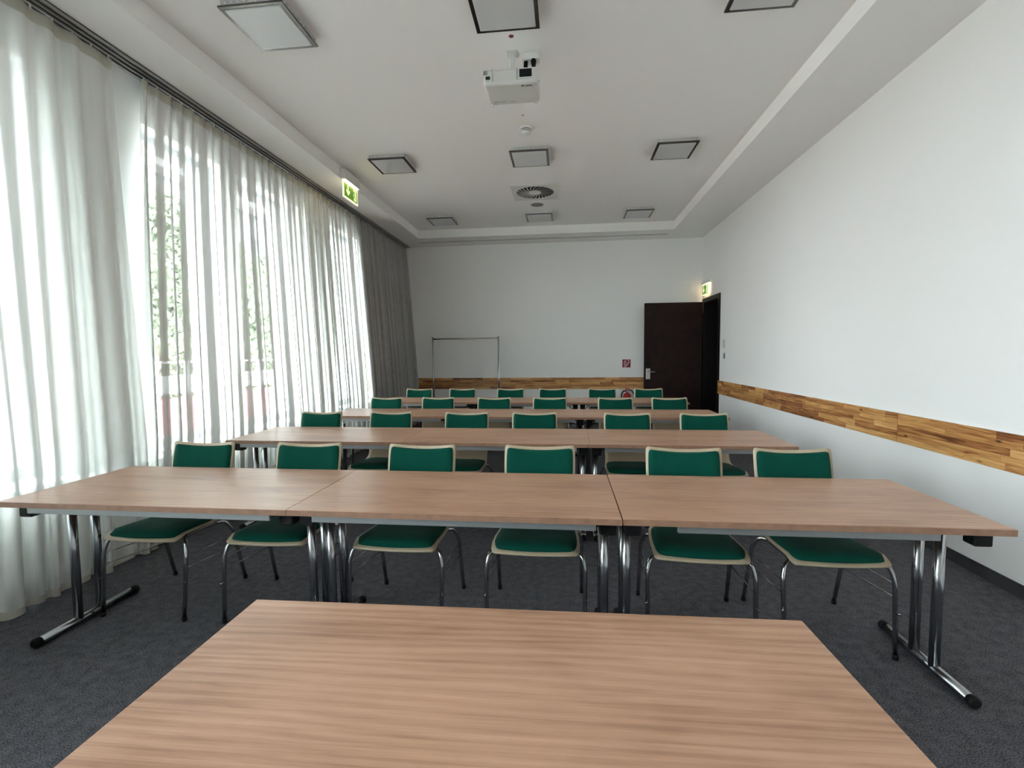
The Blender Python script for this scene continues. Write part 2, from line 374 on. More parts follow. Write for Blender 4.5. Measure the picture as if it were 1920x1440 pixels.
# ------------------------------------------------------------------ doorway
d = bpy.data.objects.new('door_1', None); COL.objects.link(d); d['kind'] = 'structure'; d['label'] = 'dark frame of the doorway in the right wall beside the open door'; d['category'] = 'doorway'
d.location = (XR, DY0, 0)
bm = new()
box(bm, -.015, .34, 0, .05, 0, DZ); box(bm, -.015, .34, DY1-DY0-.05, DY1-DY0, 0, DZ); box(bm, -.015, .34, .05, DY1-DY0-.05, DZ-.05, DZ)
box(bm, -.015, 0, -.05, 0, 0, DZ+.03); box(bm, -.015, 0, DY1-DY0, DY1-DY0+.05, 0, DZ+.03); box(bm, -.015, 0, 0, DY1-DY0, DZ, DZ+.03)
obj('door_frame', bm, 'doorframe', d)
bm = new(); box(bm, .27, .31, .052, DY1-DY0-.052, .005, DZ-.052, .003, 1); obj('inner_panel', bm, 'door', d)
bm = new(); box(bm, .0, .60, -.1, 1.1, -.1, 0); obj('threshold_floor', bm, 'carpet', d)
leaf = thing('door', 'open dark brown door leaf standing against the far wall', 'door', (2.50, 9.245, 0))
bm = new(); box(bm, -1.035, 0, -.045, 0, .008, 2.295, .003, 1); obj('door_leaf', bm, 'door', leaf)
for z in (.25, 1.2, 2.05):
    bm = new(); tube(bm, [(.012, -.02, z-.05), (.012, -.02, z+.05)], .010, 8); obj('hinge', bm, 'doorframe', leaf)
bm = new(); box(bm, -1.005, -.925, -.062, -.045, .885, 1.085, .005); hp = obj('lock_plate', bm, 'steel', leaf)
bm = new(); tube(bm, smooth_path([(-.945, -.062, 1.02), (-.945, -.105, 1.02), (-.845, -.105, 1.02)], .02), .010, 8); obj('lever_handle', bm, 'steel', leaf)
bm = new(); box(bm, -1.0, -.93, -.070, -.045, 1.088, 1.16, .01); obj('card_reader', bm, 'black', leaf)
bm = new(); tube(bm, [(-.965, -.060, 1.035), (-.965, -.066, 1.035)], .011, 12); obj('keyhole', bm, 'black', leaf)

# ------------------------------------------------------------------ curtains
def curtain(name, label, yt, yb, xt, xb, n, at, ab, seed, m, ztop=3.455, zbot=.012, lean=0.0, omega=.30, rows=44, tape='tape', group=None, thick=False):
    rnd = random.Random(seed)
    ph = [rnd.uniform(0, 6.28) for _ in range(8)]
    cols = int(n*14)
    yc = (yt[0]+yt[1])/2; root = thing(name, label, 'curtain', (0, yc, 0), group=group)
    def pt(u, v):
        vl = v**.75; y = (yt[0]+(yt[1]-yt[0])*u)*(1-vl) + (yb[0]+(yb[1]-yb[0])*u)*vl
        irr = .55*math.sin(2*PI*u*2.3+ph[0]) + .5*math.sin(2*PI*u*5.1+ph[1]) + .35*math.sin(2*PI*u*8.7+ph[2])
        th = 2*PI*n*u + irr*(.4+1.7*v) + lean*v
        am = (1 + .42*math.sin(2*PI*u*n*.31+ph[3]) + .25*math.sin(2*PI*u*n*.53+ph[4]+v*1.2))
        s = v**.6
        a = (at + (ab-at)*s)*am
        x = xt + (xb-xt)*min(1, v/.78) + a*math.sin(th) + .3*a*math.sin(.5*th+ph[5])
        yy = y - omega*a*math.sin(2*th)*(.4+.6*s) + .012*s*math.sin(th*.5+ph[6])
        return x, yy
    def sheet(v0, v1, nr, off=0.0):
        bm = new(); g = []
        for j in range(nr+1):
            v = v0+(v1-v0)*j/nr; row = []
            for i in range(cols+1):
                x, y = pt(i/cols, v)
                z = ztop + (zbot-ztop)*v
                if v > .999: z += .006*math.sin(i*.21+ph[7])
                row.append(bm.verts.new((max(x, -3.044) + off if z < ZW0+.06 else max(x, -3.188)+off, y-yc, z)))
            g.append(row)
        for j in range(nr):
            for i in range(cols):
                bm.faces.new((g[j][i], g[j][i+1], g[j+1][i+1], g[j+1][i])).smooth = True
        return bm
    o = obj('fabric', sheet(0, 1, rows), m, root)
    if thick:
        md = o.modifiers.new('solid', 'SOLIDIFY'); md.thickness = .003; md.offset = 0
    if tape: obj('header_tape', sheet(0, .022, 2, .002), tape, root)
    if not thick: obj('hem', sheet(.988, 1, 1, .001), tape, root)
    hk = new()
    k = int((yt[1]-yt[0])/.12)
    for i in range(k+1):
        y = yt[0] + .02 + (yt[1]-yt[0]-.04)*i/k - yc
        box(hk, xt-.004, xt+.004, y-.003, y+.003, ztop-.012, 3.4745)
    ho = obj('hooks', hk, 'white', root); ho['kind'] = 'stuff'
    return root
curtain('sheer_curtain', 'white sheer curtain nearest the camera, left of the bare strip of pillar', (.30, 3.15), (.25, 3.02), -3.13, -2.955, 19, .011, .026, 4, 'sheer_dense', lean=1.4, group='sheer curtains on the window wall')
curtain('sheer_curtain', 'narrow white sheer curtain right of the bare strip of pillar', (3.39, 4.52), (3.05, 4.31), -3.13, -2.975, 10, .010, .026, 12, 'sheer', lean=1.8, group='sheer curtains on the window wall')
curtain('sheer_curtain', 'long white sheer curtain ending at the grey drape', (4.535, 7.04), (4.33, 6.97), -3.13, -2.955, 22, .011, .026, 21, 'sheer', lean=.8, group='sheer curtains on the window wall')
curtain('grey_drape', 'heavy grey pleated drape in the far left corner', (7.05, 9.33), (7.02, 9.33), -3.115, -2.95, 21, .020, .042, 44, 'drape', lean=.6, tape=None, thick=True, omega=.5)
tr = thing('curtain_track', 'grey three-channel curtain track along the ceiling edge above the curtains', 'curtain track', (-3.112, 3.3, ZS))
bm = new(); box(bm, -.075, .075, -7.8, 6.05, -.008, 0); obj('track_base', bm, 'track_slot', tr)
for x in (-.068, -.023, .023, .068):
    bm = new(); box(bm, x-.009, x+.009, -7.8, 6.05, -.022, -.008, .002, 1); obj('track_rib', bm, 'track', tr)

# ------------------------------------------------------------------ tables
def make_table(rx0=.10, rx1=1.30):
    t = thing('folding_table', '-', 'table', group='folding seminar tables')
    bm = new(); box(bm, .0008, 1.3992, 0, .7, .715, .74, .0015, 1); obj('tabletop', bm, 'top', t)
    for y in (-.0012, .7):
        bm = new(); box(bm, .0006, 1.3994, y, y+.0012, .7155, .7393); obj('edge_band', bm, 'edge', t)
    for y in (.024, .656):
        bm = new(); box(bm, rx0, rx1, y, y+.02, .681, .715, .002, 1); obj('apron_rail', bm, 'alu', t)
    for x in (.048, 1.352):
        bm = new(); box(bm, x-.02, x+.02, .10, .60, .690, .7148, .004, 1); obj('leg_bracket', bm, 'hinge', t)
        lg = new()
        for y in (.287, .407): tube(lg, [(x, y, .03), (x, y, .692)], .0205, 14)
        leg = obj('leg', lg, 'chrome', t)
        fb = new(); tube(fb, [(x, .095, .024), (x, .60, .024)], .021, 14); obj('foot_bar', fb, 'chrome', leg)
        for y0, y1 in ((.068, .100), (.595, .627)):
            c = new(); tube(c, [(x, y0, .0245), (x, y0+.006, .0245), (x, y1-.004, .0245), (x, y1, .0245)], [.017, .0235, .0235, .021], 12); obj('end_cap', c, 'black', leg)
        s = 1 if x < .7 else -1
        br = new(); tube(br, [(x+s*.01, .347, .60), (x+s*.16, .347, .700)], .0045, 6); tube(br, [(x+s*.01, .330, .58), (x+s*.14, .330, .700)], .003, 6)
        obj('folding_stay', br, 'chrome', leg)
        for y in (.075, .565):
            b2 = new()
            xs0, xs1 = (x-.033, x+.033)
            box(b2, xs0, xs1, y, y+.06, .644, .7148, .005, 1); box(b2, (xs1 if s > 0 else xs0-.035), (xs1+.035 if s > 0 else xs0), y+.015, y+.045, .700, .7148)
            obj('stacking_block', b2, 'black', t)
        kb = new(); tube(kb, [(x+s*.052, .046, .698), (x+s*.052, .072, .698)], .010, 8); obj('latch_knob', kb, 'black', t)
    return t
T0 = make_table()
def place_table(x, y, label, rz=0.0, first=[True], spans=None):
    if spans: t = make_table(*spans)
    elif first[0]: t = T0; first[0] = False
    else: t = copy_tree(T0)
    t.location = (x, y, 0); t.rotation_euler = (0, 0, rz); t['label'] = label; t['group'] = 'folding seminar tables'
    return t
place_table(-.828, 1.17, 'single walnut-look table in the foreground, bottom edge out of the picture', .0206).location = (-.828+.7*math.sin(.0206), 1.17-.7, 0)
place_table(-2.579, 1.878, 'walnut-look table at the window end of the nearest row', spans=(.125, 1.31))
place_table(-1.179, 1.880, 'walnut-look middle table of the nearest row')
place_table(.2245, 1.884, 'walnut-look table at the right wall end of the nearest row', .003, spans=(.215, 1.165))
ROWY = {2: (3.4245, -2.62), 3: (4.8747, -2.60), 4: (6.319, -2.62)}
RN = {2: 'second', 3: 'third', 4: 'farthest'}
for r, (y, x) in ROWY.items():
    for k, e in enumerate(('window end', 'middle', 'right wall end')):
        place_table(x+1.4*k, y+.002*k, 'walnut-look %s of the %s row from the camera' % ('middle table' if k == 1 else 'table at the '+e, RN[r]))

# ------------------------------------------------------------------ chairs
def make_chair():
    t = thing('upholstered_chair', '-', 'chair', group='green seminar chairs')
    # side profile of the shell: (y, z, half width)
    prof = [(-.262, .425, .200), (-.256, .434, .210), (-.235, .441, .215), (-.18, .446, .217), (-.08, .441, .216), (.02, .434, .210), (.09, .433, .203), (.135, .441, .198),
            (.165, .462, .195), (.182, .495, .194), (.195, .540, .195), (.212, .600, .198), (.230, .670, .201), (.247, .740, .203), (.262, .805, .203), (.270, .840, .202), (.2725, .852, .198), (.274, .858, .190)]
    nx = 12
    def shell(pr, th_in, th_out, wscale, crown=0.0, name='', dip=.011):
        bm = new(); top = []; bot = []
        n = len(pr)
        for j, (y, z, hw) in enumerate(pr):
            a = pr[max(j-1, 0)]; b = pr[min(j+1, n-1)]
            ty, tz = b[0]-a[0], b[1]-a[1]; l = math.hypot(ty, tz); ny, nz = -tz/l, ty/l     # normal to the sitter
            back = min(1, max(0, (z-.50)/.2)); seat = 1-min(1, max(0, (z-.45)/.08))
            ra, rb = [], []
            for i in range(nx+1):
                s = -1+2*i/nx
                ss = s*hw*wscale
                cv = back*.024*(s*s) + seat*.008*s*s*(1 if y > -.2 else 0)
                fr = 0
                if seat > .5 and y < -.2: fr = .016*s*s
                zz = z - (dip*(1-s*s) if z > .835 else (dip*(1-s*s)*max(0, (z-.7)/.135) if z > .7 else 0))
                e = (1-s**4) * (1 - (2*j/(n-1)-1)**6) if crown else 0
                tin = th_in + crown*e
                py, pz = y + fr, zz
                ra.append(bm.verts.new((ss, py+ny*(tin+cv), pz+nz*(tin+cv)))); rb.append(bm.verts.new((ss, py+ny*(cv-th_out), pz+nz*(cv-th_out))))
            top.append(ra); bot.append(rb)
        for j in range(n-1):
            for i in range(nx):
                bm.faces.new((top[j][i], top[j][i+1], top[j+1][i+1], top[j+1][i])).smooth = True
                bm.faces.new((bot[j][i+1], bot[j][i], bot[j+1][i], bot[j+1][i+1])).smooth = True
            bm.faces.new((top[j][0], top[j+1][0], bot[j+1][0], bot[j][0])); bm.faces.new((top[j+1][nx], top[j][nx], bot[j][nx], bot[j+1][nx]))
        for i in range(nx):
            bm.faces.new((top[0][i+1], top[0][i], bot[0][i], bot[0][i+1])); bm.faces.new((top[-1][i], top[-1][i+1], bot[-1][i+1], bot[-1][i]))
        return bm
    obj('plywood_shell', shell(prof, 0, .010, 1.0), 'ply', t)
    def resample(pr, z0=None, i0=0, i1=None, m=10):
        return pr[i0:i1]
    seatp = [(-.247, .4385, .170), (-.240, .441, .188), (-.215, .4445, .199), (-.18, .446, .203), (-.13, .444, .204), (-.08, .441, .203), (-.03, .4375, .200), (.02, .434, .197), (.06, .4335, .193), (.09, .433, .188), (.115, .436, .176), (.125, .438, .160)]
    o = obj('seat_pad', shell(seatp, .006, 0, 1.0, .024), 'green', t)
    backp = [(.205, .575, .160), (.208, .585, .176), (.214, .608, .183), (.230, .670, .187), (.2385, .705, .189), (.247, .740, .190), (.256, .780, .190), (.262, .805, .189), (.2665, .823, .188), (.2695, .836, .184), (.2705, .841, .172)]
    o = obj('back_pad', shell(backp, .005, 0, 1.0, .019), 'green', t)
    for s in (-1, 1):
        pts = [(s*.238, -.243, .008), (s*.243, -.214, .345), (s*.228, -.196, .408), (s*.192, -.165, .4205), (s*.186, -.05, .419), (s*.187, .085, .412), (s*.212, .125, .405), (s*.237, .155, .345), (s*.240, .243, .008)]
        sp = smooth_path(pts, .035, 4)
        # front leg, seat runner and rear leg are one bent tube; split where it passes under the seat
        cut1 = next(i for i, p in enumerate(sp) if p.y > -.160); cut2 = next(i for i, p in enumerate(sp) if p.y > .07)
        bm = new(); tube(bm, sp[:cut1+1], .0105, 9); fl = obj('leg', bm, 'chrome_c', t)
        bm = new(); tube(bm, sp[cut2:], .0105, 9); rl = obj('leg', bm, 'chrome_c', t)
        bm = new(); tube(bm, sp[cut1:cut2+1], .0105, 9); obj('seat_runner', bm, 'chrome_c', t)
        bm = new()
        for z0, z1 in ((.335, .305), (.275, .235)):
            yr = .155 + (.243-.155)*(.345-z1)/.337
            tube(bm, [(s*.242, -.214-.029*(.345-z0)/.337, z0), (s*.239, yr, z1)], .0028, 6)
        obj('side_rods', bm, 'chrome_c', t)
        for x, y in ((.238, -.243), (.240, .243)):
            c = new(); tube(c, [(s*x, y, 0), (s*x, y, .022)], .0125, 9); obj('foot_glide', c, 'black', fl if y < 0 else rl)
        c = new(); box(c, s*.250-.006, s*.250+.006, -.244, -.236, .20, .208); obj('linking_hook', c, 'chrome_c', t)
    bm = new(); tube(bm, [(-.188, -.05, .418), (.188, -.05, .418)], .007, 6); tube(bm, [(-.188, .07, .413), (.188, .07, .413)], .007, 6); obj('cross_bars', bm, 'chrome_c', t)
    return t
C0 = make_chair()
ORD = ['first', 'second', 'third', 'fourth', 'fifth', 'sixth']
CH = {1: (2.49, [(-2.24, 0), (-1.545, .03), (-.848, -.02), (-.148, 0), (.640, -.05), (1.235, .02)]),
      2: (4.04, [(-2.288, 0), (-1.612, 0), (-.893, 0), (-.273, .01), (.540, 0), (1.190, -.01)]),
      3: (5.49, [(-2.205, 0), (-1.55, .01), (-.856, 0), (-.185, 0), (.585, 0), (1.205, 0)]),
      4: (6.94, [(-2.235, 0), (-1.562, 0), (-.821, 0), (-.190, 0), (.537, 0), (1.210, 0)])}
RNC = {1: 'nearest', 2: 'second', 3: 'third', 4: 'farthest'}
first = True
for r, (y, lst) in CH.items():
    for k, (x, rz) in enumerate(lst):
        c = C0 if first else copy_tree(C0); first = False
        c.location = (x, y + (.01 if k % 2 else 0), 0); c.rotation_euler = (0, 0, rz)
        c['group'] = 'green seminar chairs'
        c['label'] = 'green-padded plywood chair, %s from the window curtains, behind the %s table row' % (ORD[k], RNC[r])

# ------------------------------------------------------------------ ceiling fittings
def make_light():
    t = thing('ceiling_light', '-', 'ceiling light', group='square ceiling lights')
    a, b = .215, .225
    bm = new(); box(bm, -a+.012, a-.012, -b+.012, b-.012, -.040, 0); obj('housing', bm, 'lamp_body', t)
    bm = new()
    for x0, x1, y0, y1 in ((-a, a, -b, -b+.026), (-a, a, b-.026, b), (-a, -a+.026, -b+.026, b-.026), (a-.026, a, -b+.026, b-.026)): box(bm, x0, x1, y0, y1, -.052, -.040)
    obj('rim', bm, 'lamp_rim', t)
    bm = new(); box(bm, -a+.026, a-.026, -b+.026, b-.026, -.058, -.040, .004, 1); obj('diffuser', bm, 'diffuser', t)
    bm = new()
    for i in range(9):
        x = -a+.045+(2*a-.09)*i/8
        for y in (-b+.010, b-.010): tube(bm, [(x, y+(-.003 if y < 0 else .003), -.024), (x, y, -.020)], .006, 8)
        yy = -b+.045+(2*b-.09)*i/8
        for xx in (-a+.010, a-.010): tube(bm, [(xx+(-.003 if xx < 0 else .003), yy, -.024), (xx, yy, -.020)], .006, 8)
    obj('side_holes', bm, 'lamp_hole', t)
    return t
L0 = make_light(); first = True
rown = ['nearest the camera', 'middle', 'farthest']
coln = ['on the window side', 'on the centre line', 'on the right wall side']
for j, (y, xs) in enumerate(((3.185, (-1.965, -.382, 1.245)), (5.595, (-2.0, -.393, 1.19)), (8.01, (-2.03, -.413, 1.165)))):
    for i, x in enumerate(xs):
        l = L0 if first else copy_tree(L0); first = False
        l.location = (x, y, ZC); l['group'] = 'square ceiling lights'
        l['label'] = 'square switched-off ceiling light %s, %s' % (coln[i], 'in the row nearest the camera' if j == 0 else ('in the middle row' if j == 1 else 'in the farthest row'))
# swirl air diffuser
v = thing('air_diffuser', 'square white ceiling air vent with a black swirl of blades', 'air vent', (-.415, 6.885, ZC))
bm = new()
N_ = 48; R_ = .262
ring = [(R_*math.cos(2*PI*i/N_), R_*math.sin(2*PI*i/N_)) for i in range(N_)]
def sq(t):
    a = 2*PI*t/N_; c, s = math.cos(a), math.sin(a); k = .318/max(abs(c), abs(s)); return (c*k, s*k)
for i in range(N_):
    p0, p1 = ring[i], ring[(i+1) % N_]; q0, q1 = sq(i), sq((i+1) % N_)
    vs = [bm.verts.new((p[0], p[1], -.012)) for p in (p0, p1, q1, q0)]; bm.faces.new(vs)
    ws = [bm.verts.new((p[0], p[1], 0)) for p in (q0, q1)]; bm.faces.new((vs[3], vs[2], ws[1], ws[0]))
    zs = [bm.verts.new((p[0], p[1], -.002)) for p in (p0, p1)]; bm.faces.new((vs[1], vs[0], zs[0], zs[1]))
obj('face_plate', bm, 'white', v)
bm = new(); lathe(bm, [(.262, -.003), (.262, -.0015)], 32); obj('dark_throat', bm, 'void', v)
bm = new(); lathe(bm, [(.075, -.016), (.082, -.011), (.082, -.004)], 24); obj('hub', bm, 'white', v)
for i in range(24):
    bm = new(); a0 = 2*PI*i/24; pts = []
    for k in range(6):
        r = .08+(.262-.08)*k/5; a = a0 + .42*k/5; pts.append((r*math.cos(a), r*math.sin(a), a))
    for (x0, y0, a), (x1, y1, b) in zip(pts, pts[1:]):
        k0 = .55+.5*(math.hypot(x0, y0)/.262); k1 = .55+.5*(math.hypot(x1, y1)/.262)
        d0 = (-math.sin(a)*.0085, math.cos(a)*.0085); d1 = (-math.sin(b)*.0085, math.cos(b)*.0085)
        vs = [bm.verts.new(p) for p in ((x0-d0[0]*k0, y0-d0[1]*k0, -.0115), (x0+d0[0]*k0, y0+d0[1]*k0, -.010), (x1+d1[0]*k1, y1+d1[1]*k1, -.010), (x1-d1[0]*k1, y1-d1[1]*k1, -.0115))]
        bm.faces.new(vs)
    obj('blade', bm, 'white', v)
t = thing('ceiling_speaker', 'small flat round grey speaker just beyond the air vent', 'speaker', (-.42, 7.46, ZC))
bm = new(); lathe(bm, [(.085, -.006), (.093, -.004), (.095, 0)], 28); obj('grille', bm, 'grey_disc', t)
bm = new(); lathe(bm, [(.104, -.003), (.106, 0)], 28); obj('rim', bm, 'white', t)
t = thing('smoke_detector', 'round white smoke detector on the ceiling beyond the projector', 'smoke detector', (-.383, 4.95, ZC))
bm = new(); lathe(bm, [(.058, -.018), (.066, -.014), (.068, 0)], 28); obj('base', bm, 'lamp_hole', t)
bm = new(); lathe(bm, [(.044, -.040), (.045, -.018)], 24); obj('slot_ring', bm, 'black', t)
bm = new(); lathe(bm, [(.050, -.033), (.053, -.029), (.050, -.025)], 24); obj('middle_ring', bm, 'lamp_hole', t)
bm = new(); lathe(bm, [(.014, -.062), (.030, -.058), (.046, -.045), (.048, -.040)], 24); obj('cap', bm, 'lamp_hole', t)
bm = new(); lathe(bm, [(.017, -.002), (.017, 0)], 18); tag(obj('red_sticker', bm, 'red_dot', loc=(-.377, 3.545, ZC)), 'small round dark red sticker on the ceiling before the projector', 'sticker')
bm = new(); lathe(bm, [(.012, -.002), (.012, 0)], 14); tag(obj('orange_sticker', bm, 'orange_dot', loc=(-.395, 4.69, ZC)), 'tiny pale orange dot on the ceiling beyond the projector', 'sticker')
# access hatch joints read as hairlines
t = thing('slot_diffuser', 'long narrow air slot in the lowered ceiling band along the far wall', 'air vent', (-.46, 9.0, ZS))
bm = new(); box(bm, -2.30, 2.30, -.045, .045, -.004, 0); obj('frame_profile', bm, 'ceil', t)
for y in (-.018, .018):
    bm = new(); box(bm, -2.29, 2.29, y-.007, y+.007, -.0055, -.004); obj('slot', bm, 'grey_disc', t)

# projector
p = thing('ceiling_projector', 'white projector hanging upside down from the ceiling', 'projector', (-.378, 3.60, 3.27))
bm = new(); box(bm, -.192, .192, -.15, .15, 0, .105, .022, 3)
for vtx in bm.verts:
    if vtx.co.z < .05 and vtx.co.y < 0: vtx.co.y += .012
obj('casing', bm, 'proj', p)
bm = new(); box(bm, .065, .152, -.153, -.135, .034, .088, .002, 1); o = obj('lens_window', bm, 'black', p)
b2 = new(); box(b2, .057, .160, -.1505, -.145, .026, .096, .003, 1); obj('lens_surround', b2, 'white', p)
bm = new(); box(bm, -.172, -.142, -.1505, -.135, .036, .054, .001, 1); obj('sensor_window', bm, 'black', p)
bm = new()
for i in range(5): box(bm, -.186+.006*i, -.183+.006*i, -.1515, -.14, .066, .094)
obj('air_slots', bm, 'grey_disc', p)
bm = new(); box(bm, .045, .050, -.1508, -.145, .02, .10); box(bm, -.128, -.124, -.1508, -.145, .02, .10); obj('panel_joints', bm, 'lamp_side', p)
bm = new()
lathe(bm, [(.012, -.0012), (.012, 0)], 12, .085, -.105); box(bm, .102, .150, -.112, -.100, -.0012, .001)
box(bm, .106, .152, -.102, -.096, -.0012, .001); obj('badge', bm, 'grey_disc', p)
bm = new(); box(bm, -.150, -.105, .085, .095, -.001, .001); box(bm, -.095, -.055, .090, .098, -.001, .001); box(bm, -.150, -.125, .115, .122, -.001, .001); box(bm, -.03, .02, .098, .103, -.001, .001)
obj('printed_marks', bm, 'lamp_side', p)
for x, y in ((.165, .125), (-.160, .125)):
    bm = new(); tube(bm, [(x, y, -.012), (x, y, .004)], .009, 10); obj('foot', bm, 'white', p)
bm = new(); tube(bm, [(-.14, -.02, .103), (-.165, -.05, .128)], .006, 6); obj('lever', bm, 'grey_disc', p)
zc = ZC-3.27
bm = new(); box(bm, -.030, .006, .122, .150, .09, zc-.004, .003, 1); box(bm, -.047, -.038, .126, .134, .12, zc-.02, .002, 1); mo = obj('mount_arm', bm, 'white', p)
bm = new(); box(bm, -.052, .022, .10, .19, zc-.008, zc, .003, 1); obj('ceiling_plate', bm, 'white', mo)
bm = new(); box(bm, -.062, .042, .06, .148, .100, .135, .010, 1); obj('mount_clamp', bm, 'grey_disc', p)
sk = thing('ceiling_socket', 'white double socket with black plugs on the ceiling above the projector', 'socket', (-.262, 3.775, ZC))
bm = new(); box(bm, -.055, .075, -.04, .04, -.055, 0, .006, 2); obj('socket_box', bm, 'white', sk)
bm = new(); tube(bm, [(.030, -.020, -.05), (.030, -.02, -.070), (.030, -.02, -.13), (.030, -.02, -.20)], [.022, .020, .008, .005], 12); obj('plug', bm, 'black', sk)
cb = new()
pts = smooth_path([(-.028, -.01, -.05), (-.034, -.01, -.14), (-.022, -.03, -.262)], .05, 5)
tube(cb, pts, .016, 10); obj('cable_bundle', cb, 'black', sk)
cb = new(); tube(cb, smooth_path([(-.02, -.05, -.225), (.03, -.03, -.245), (.06, -.05, -.225), (.07, -.08, -.24)], .03, 4), .006, 8)
tube(cb, [(.030, -.02, -.165), (.030, -.03, -.24)], .0045, 6); obj('power_cord', cb, 'black', sk)

# ------------------------------------------------------------------ lit exit signs
def pictogram(root, f, wd, ht, mirror=False):
    """green field with a white down arrow and a running figure in a doorway; f maps (a, b, depth)."""
    def P(poly, name, m, par, d0, d1):
        bm = new(); prism(bm, poly, lambda x, y, d: f(x, y, d0 + d), d1-d0); return obj(name, bm, m, par)
    pl = P([(0, 0), (wd, 0), (wd, ht), (0, ht)], 'light_panel', 'sign_face', root, 0, .014)
    mg = .018
    P([(mg, mg), (wd-mg, mg), (wd-mg, ht-mg*1.5), (mg, ht-mg*1.5)], 'green_field', 'sign_green', pl, .014, .0155)
    cx = wd*.30; hh = ht
    arrow = [(cx-.014, hh*.80), (cx+.014, hh*.80), (cx+.014, hh*.48), (cx+.048, hh*.56), (cx+.048, hh*.42), (cx, hh*.20), (cx-.048, hh*.42), (cx-.048, hh*.56), (cx-.014, hh*.48)]
    P(arrow, 'arrow', 'sign_pale', pl, .0155, .0165)
    dx = wd*.70
    P([(dx-.005, hh*.16), (dx+.070, hh*.16), (dx+.070, hh*.86), (dx-.005, hh*.86)], 'doorway_symbol', 'sign_pale', pl, .0155, .0165)
    man = [(dx-.010, hh*.62), (dx+.010, hh*.70), (dx+.030, hh*.70), (dx+.044, hh*.58), (dx+.038, hh*.54), (dx+.030, hh*.60), (dx+.026, hh*.48), (dx+.042, hh*.36), (dx+.036, hh*.20), (dx+.028, hh*.22), (dx+.030, hh*.34), (dx+.014, hh*.42), (dx+.004, hh*.28), (dx-.020, hh*.26), (dx-.018, hh*.32), (dx-.002, hh*.34), (dx+.012, hh*.52), (dx+.012, hh*.62), (dx-.008, hh*.56)]
    P(man, 'running_figure', 'sign_green', pl, .0165, .0172)
    head = [(dx+.030+.011*math.cos(2*PI*k/10), hh*.78+.011*math.sin(2*PI*k/10)) for k in range(10)]
    P(head, 'head_symbol', 'sign_green', pl, .0165, .0172)
s = thing('exit_sign', 'lit green exit sign hanging at the ceiling edge above the curtains', 'exit sign', (-2.66, 5.60, 3.28), group='lit exit signs')
bm = new(); box(bm, 0, .065, .0, .42, .205, .325, .006, 2); obj('housing', bm, 'white', s)
bm = new(); box(bm, .045, .058, .03, .39, .199, .205); obj('lamp_tube', bm, 'sign_tube', s)
pictogram(s, lambda a, b, d: (.024+d, .01+a, b), .40, .205)
s = thing('exit_sign', 'lit green exit sign on the right wall above the doorway', 'exit sign', (XR, 8.86, 2.405), group='lit exit signs')
bm = new(); box(bm, -.055, 0, .0, .38, .200, .245, .006, 2); obj('housing', bm, 'white', s)
bm = new(); tube(bm, [(-.03, .06, .24), (-.03, .06, .275), (0, .06, .285)], .004, 6); tube(bm, [(-.03, .32, .24), (-.03, .32, .275), (0, .32, .285)], .004, 6); obj('brackets', bm, 'steel', s)
bm = new(); box(bm, -.026, -.012, .03, .35, .193, .200); obj('lamp_tube', bm, 'sign_tube', s)
pictogram(s, lambda a, b, d: (-.030-d, .37-a, b), .36, .20)

# ------------------------------------------------------------------ wall fittings
t = thing('fire_extinguisher_sign', 'small dark red square sign with a white hose symbol on the far wall', 'sign', (1.087, YB, 1.10))
bm = new(); box(bm, 0, .152, -.004, 0, 0, .152); obj('plate', bm, 'sign_red', t)
fl = new()
def ribbon(bm, pts, wdt, y0, y1):
    pts = [Vector((a, b)) for a, b in pts]; L_, R2 = [], []
    for i, q in enumerate(pts):
        d_ = (pts[min(i+1, len(pts)-1)]-pts[max(i-1, 0)]).normalized(); n_ = Vector((-d_.y, d_.x))*wdt/2
        L_.append(q+n_); R2.append(q-n_)
    prism(bm, [tuple(q) for q in L_] + [tuple(q) for q in reversed(R2)], lambda a, b, d: (a, y0+(y1-y0)*(0 if d == 0 else 1), b), 1)
ribbon(fl, [(.040, .006), (.036, .05), (.034, .09), (.044, .120), (.058, .132)], .012, -.004, -.0055)
ribbon(fl, [(.050, .118), (.066, .104), (.074, .088)], .010, -.004, -.0055)
ribbon(fl, [(.092, .140), (.118, .132), (.124, .108), (.108, .078), (.088, .050), (.066, .030), (.062, .006)], .013, -.004, -.0055)
ribbon(fl, [(.070, .04), (.060, .065), (.072, .088)], .009, -.0055, -.0065)
obj('hose_symbol', fl, 'sign_white', t)
e = thing('fire_extinguisher', 'red fire extinguisher with a black hose hung low on the far wall', 'fire extinguisher', (1.165, 9.285, .20))
bm = new(); lathe(bm, [(.055, 0), (.076, .01), (.078, .03), (.078, .34), (.072, .375), (.050, .405), (.026, .418), (.024, .43)], 28); obj('cylinder', bm, 'red', e)
bm = new(); lathe(bm, [(.026, .43), (.028, .445), (.026, .462), (.018, .470)], 16); obj('valve', bm, 'steel', e)
bm = new(); box(bm, -.030, .030, -.012, .012, .468, .484, .004); box(bm, -.030, .045, -.010, .010, .500, .516, .004); box(bm, -.030, -.015, -.010, .010, .480, .504); obj('lever', bm, 'red', e)
bm = new(); tube(bm, smooth_path([(-.02, -.02, .455), (-.075, -.03, .46), (-.108, -.03, .38), (-.105, -.03, .10)], .06, 6), .012, 10); obj('hose', bm, 'black', e)
bm = new(); tube(bm, smooth_path([(.03, -.01, .475), (.085, -.02, .470), (.125, -.02, .40)], .05, 6), .010, 10); obj('nozzle', bm, 'black', e)
bm = new(); box(bm, -.03, .03, .070, .101, .10, .36, .002, 1); obj('wall_bracket', bm, 'steel', e)
bm = new(); lathe(bm, [(.0785, .10), (.0792, .102), (.0792, .20), (.0785, .202)], 28); obj('label_band', bm, 'sign_white', e)
